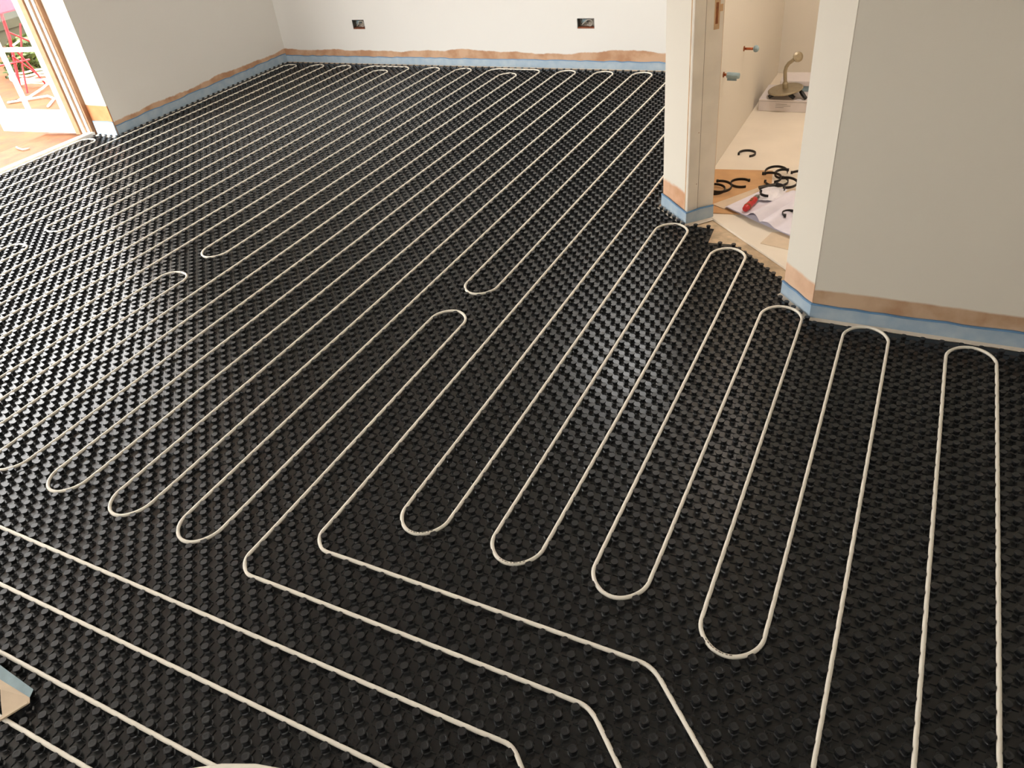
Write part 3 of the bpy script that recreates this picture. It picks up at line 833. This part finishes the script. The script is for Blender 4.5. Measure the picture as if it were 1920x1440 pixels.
# crumpled clear sheet on the booklet
V = []; F = []
rr = random.Random(5)
for i in range(9):
    for j in range(9):
        u, v = i / 8, j / 8
        V.append((-33.1 + 3.9 * u + 0.25 * rr.random(), 75.6 + 5.6 * v + 0.25 * rr.random() - 0.8 * u, ZF + 0.86 + 0.55 * rr.random() * math.sin(u * PI) * math.sin(v * PI) + 0.25 * math.sin(u * PI)))
for i in range(8):
    for j in range(8):
        q = i * 9 + j; F.append((q, q + 9, q + 10, q + 1))
cs = tag(obj('crumpled_wrapper', MB().add(V, F), M['polythene']), 'crumpled white wrapper on the booklet beside the red knife', 'wrapper')
md = cs.modifiers.new('solid', 'SOLIDIFY'); md.thickness = 0.0015

# red knife
kn = thing('utility_knife', 'red handled utility knife lying on the open booklet', 'knife', (-33.2, 73.5, ZF + 0.75))
ka, kb = Vector((-33.7, 70.8, ZF + 1.25)), Vector((-32.85, 75.6, ZF + 1.3)); kd = (kb - ka).normalized()
obj('handle', MB().tube([ka, ka + kd * 0.3, ka + kd * 1.4, ka + kd * 2.6, ka + kd * 3.6, ka + kd * 4.2], [0.22, 0.48, 0.56, 0.50, 0.56, 0.46], 10), M['redgrip'], kn, smooth=True)
obj('slider', MB().obox(ka + kd * 2.3 + Vector((-0.15, 0, 0.42)), kd * 0.9, (0.3, 0, 0), (0, 0, 0.2)), M['mortise'], kn)
obj('grip_ring', MB().tube([ka + kd * 1.0, ka + kd * 1.25], 0.59, 10), M['mortise'], kn)
obj('nose', MB().tube([ka + kd * 4.15, ka + kd * 5.1, ka + kd * 5.3], [0.48, 0.42, 0.2], 8), M['steel'], kn)
obj('blade', MB().obox(ka + kd * 5.2 + Vector((-0.03, 0, -0.12)), kd * 0.8, (0.06, 0, 0), (0, 0, 0.26)), M['steel'], kn)

# black curved clips
def clip(cx, cy, r, a0, sweep, z, label, tilt=0.0, h=0.40, sq=1.0):
    n = 22; V = []; F = []
    for i in range(n + 1):
        a = a0 + sweep * i / n
        c, s = math.cos(a), math.sin(a)
        zz = z + tilt * (s * r + r) * 0.5
        for rr_, hh in ((r, 0), (r, h), (r - 0.14, h), (r - 0.14, 0)):
            V.append((cx + rr_ * c, cy + rr_ * s * sq, zz + hh))
    for i in range(n):
        p, q = 4 * i, 4 * i + 4
        F += [(p + k, q + k, q + (k + 1) % 4, p + (k + 1) % 4) for k in range(4)]
    F += [(0, 1, 2, 3), (4 * n + 3, 4 * n + 2, 4 * n + 1, 4 * n)]
    body = MB().add(V, F)
    ea = a0
    t = thing('curved_clip', label, 'plastic clip', (cx, cy, z), 'black curved plastic clips on the cloakroom floor')
    obj('band', body, M['black'], t)
    e = Vector((cx + (r - .07) * math.cos(ea), cy + (r - .07) * math.sin(ea) * sq, z + tilt * (math.sin(ea) * r + r) * 0.5))
    obj('end_lug', MB().box(e.x - 0.17, e.y - 0.17, e.z, e.x + 0.17, e.y + 0.17, e.z + h * 1.15), M['black'], t)
    return t
clip(-38.9, 96.8, 1.55, 3.5, -4.6, ZF, 'lone black curved clip on the bare cloakroom floor')
clip(-36.9, 83.0, 1.75, 0.9, 4.5, ZF + 0.15, 'black C-shaped clip on the middle of the brown cardboard')
clip(-40.6, 79.4, 1.9, 2.6, -4.4, ZF + 0.15, 'black clip closest to the door lining, under another', tilt=0.1)
clip(-39.6, 79.2, 2.0, 2.0, -4.8, ZF + 0.72, 'black clip lying across the one by the door lining', tilt=0.15)
clip(-32.2, 88.3, 1.9, 3.6, -3.6, ZF + 0.15, 'rearmost black clip of the tangled heap', tilt=0.25)
clip(-30.9, 87.6, 1.45, 1.2, 4.2, ZF + 0.2, 'small black clip in the middle of the tangled heap', tilt=0.3)
clip(-32.6, 84.9, 1.9, 2.4, -3.4, ZF + 0.62, 'black clip at the left of the tangled heap', tilt=0.1)
clip(-31.4, 84.6, 1.9, 3.4, 4.0, ZF + 0.2, 'lowest black clip of the tangled heap', tilt=0.1)
clip(-29.7, 82.6, 1.9, 2.0, -3.6, ZF + 0.9, 'black clip reaching from the heap over the card strip', tilt=0.12)
clip(-28.1, 87.6, 1.9, 2.6, -3.9, ZF + 0.2, 'rightmost black clip of the heap beside the pier', tilt=0.1)
clip(-27.0, 71.2, 1.15, 4.2, -3.6, ZF + 0.95, 'black clip on the right-hand booklet page')
clip(-30.6, 78.9, 1.5, 1.6, -1.9, ZF + 1.5, 'black clip hooked over the crumpled wrapper', tilt=0.05)
clip(-31.4, 77.3, 1.3, 3.0, 1.9, ZF + 1.3, 'short black clip beside the knife tip', tilt=0.05)
tag(obj('rubber_strip', MB().obox((-33.6, 80.6, ZF + 0.75), (2.6, 1.3, 0.25), (0.35, -0.8, 0), (0, 0, 0.35)), M['black']), 'straight black rubber strip between wrapper and clip heap', 'strip')

# folded strip at the near left
fs = thing('folded_edging_offcut', 'pale folded edging offcut lying on the mat at lower left', 'offcut', (-71, -32, 0.74))
obj('blue_border', MB().add([(-78, -30.2, 1.55), (-68.4, -30.85, 0.95), (-68.15, -31.45, 0.82), (-78, -31.3, 1.35), (-78, -30.2, 1.50), (-68.4, -30.85, 0.90), (-68.15, -31.45, 0.77), (-78, -31.3, 1.30)],
    [(3, 2, 1, 0), (4, 5, 6, 7), (0, 1, 5, 4), (1, 2, 6, 5), (2, 3, 7, 6), (3, 0, 4, 7)]), M['tape'], fs)
fl = [(-78, -31.3, 1.34), (-68.15, -31.45, 0.81), (-67.75, -31.75, 0.78), (-68.6, -33.6, 0.78), (-70.2, -32.6, 0.9), (-71.0, -32.0, 1.05), (-78, -31.8, 1.25)]
obj('pale_flap', MB().add(fl + [(x, y, z - 0.04) for x, y, z in fl], [(0, 1, 2, 3, 4, 5, 6), (13, 12, 11, 10, 9, 8, 7)] + [(k, k + 7, (k + 1) % 7 + 7, (k + 1) % 7) for k in range(7)]), M['palecard'], fs)
obj('folded_lip', MB().obox((-68.05, -31.75, 0.74), (-0.85, -2.0, 0.0), (0.28, -0.1, 0.0), (0, 0, 0.16)), M['palecard'], fs)

# ceiling lamp added out of view to brighten the cloakroom
lamp = thing('added_ceiling_lamp', 'plain round ceiling lamp added unseen to brighten the cloakroom', 'lamp', (-24, 100, 78.5))
lm_ = bpy.data.materials.new('lamp_glow'); lm_.use_nodes = True
b_ = lm_.node_tree.nodes['Principled BSDF']; b_.inputs['Emission Color'].default_value = (1, 0.91, 0.85, 1); b_.inputs['Emission Strength'].default_value = 40.0
obj('rose', MB().lathe((-24, 100, 79.2), [(5.2, 0), (5.2, 0.8)], 32), M['doorwhite'], lamp)
obj('diffuser', MB().lathe((-24, 100, 77.2), [(2.5, 0), (4.4, 0.7), (5.0, 2.0)], 32), lm_, lamp)

# ------------------------------------------------------------------ outside
struct('ground', MB().box(-420, -260, -8, -204, 420, -6), M['soil'])
fe = thing('garden_fence', 'weathered horizontal board fence behind the garden', 'fence', (-385, 150, -6))
for i in range(10):
    obj('board', MB().box(-386.5 + 0.8 * (i % 2), -60, -6 + i * 6.2, -385 + 0.8 * (i % 2), 330, -6 + i * 6.2 + 6.5), M['fence'], fe)
for yy in (20, 90, 160, 230, 300):
    obj('post', MB().box(-389, yy - 1.6, -6, -386.6, yy + 1.6, 57), M['fence'], fe)

def shrub(loc, rx, rz, n, label, seed):
    r = random.Random(seed)
    t = thing('shrub', label, 'shrub', loc, 'garden shrubs seen through the glazed door')
    V = []; F = []
    for i in range(n):
        u, v, w = r.gauss(0, 1), r.gauss(0, 1), abs(r.gauss(0, 1))
        l = math.sqrt(u * u + v * v + w * w); q = (0.55 + 0.45 * r.random()) / l
        c = Vector((loc[0] + u * q * rx, loc[1] + v * q * rx, loc[2] + w * q * rz))
        a = Vector((r.gauss(0, 1), r.gauss(0, 1), r.gauss(0, .5))).normalized() * (1.3 + r.random())
        b = a.orthogonal().normalized() * 0.8; b.rotate(Matrix.Rotation(r.random() * 6, 3, a))
        k = len(V); V += [c - a, c + b, c + a, c - b]; F.append((k, k + 1, k + 2, k + 3))
    obj('foliage', MB().add(V, F), M['leaf'], t)
    st = MB()
    for kx in range(4):
        a = kx * 1.6
        st.tube([(loc[0], loc[1], loc[2]), (loc[0] + 0.5 * rx * math.cos(a), loc[1] + 0.5 * rx * math.sin(a), loc[2] + rz * 0.6)], [0.5, 0.2], 5)
    obj('stem', st, M['fence'], t)
shrub((-318, 150, -6), 11, 12, 900, 'bushy green shrub lowest behind the white hose coil', 11)
shrub((-342, 168, -6), 12, 9, 800, 'green shrub before the board fence, right of the red frame', 12)
shrub((-345, 128, -6), 10, 8, 700, 'low green shrub behind the red frame legs', 13)

rf = thing('red_trestle', 'red steel trestle frame with thin crossed braces in the garden', 'trestle', (-290, 130, -6))
def rod(a, b, r=0.30): obj('rod', MB().tube([a, b], r, 8), M['red'], rf)
rod((-290, 129.3, 20.5), (-290, 128.0, 11.0), 0.55); rod((-290, 128.7, 12.9), (-290, 136.5, 7.2)); rod((-290, 133.9, 14.5), (-290, 127.9, 2.0))
rod((-290, 127.4, 9.5), (-290, 131.0, 1.0)); rod((-290, 126.2, 6.0), (-290, 132.0, -1.6)); rod((-290, 129.4, 20.3), (-290, 142, 20.3), 0.5)
rod((-290, 131.0, 1.0), (-290, 133.5, -6)); rod((-290, 128.0, 11.0), (-292, 124.5, -6), 0.5); rod((-290, 127.9, 2.0), (-290, 125.5, -6))
rod((-290, 141.5, 20.3), (-290, 146, -6), 0.45); rod((-290, 131.5, 3.5), (-290, 118, 4.6))
obj('rod_tip', MB().tube([(-288, 126.8, 9.2), (-288, 129.6, 10.0)], 0.32, 8), M['hose'], rf)
obj('sheet', MB().box(-293, 116, 19.3, -283, 146, 34), M['pinksheet'], rf, bevel=0.5)

hs = []
for t in range(0, 84):
    th = t / 28 * 2 * PI
    hs.append((-299 + (8.0 + 0.06 * t + 1.4 * math.sin(t * .31)) * math.cos(th), 137 + (5.0 + 0.03 * t + 1.0 * math.cos(t * .23)) * math.sin(th), -5.5 + 0.03 * t + 0.4 * math.sin(t * .9)))
hs += [(-285, 128, -5.2), (-281, 120, -5.4), (-284, 114, -5.5), (-274, 122, -5.4), (-268, 120, -5.4), (-262, 113, -5.5)]
tag(obj('hose_coil', MB().tube(hs, 0.38, 7), M['hose'], smooth=True), 'loose coil of white pipe lying on the garden soil', 'pipe coil')
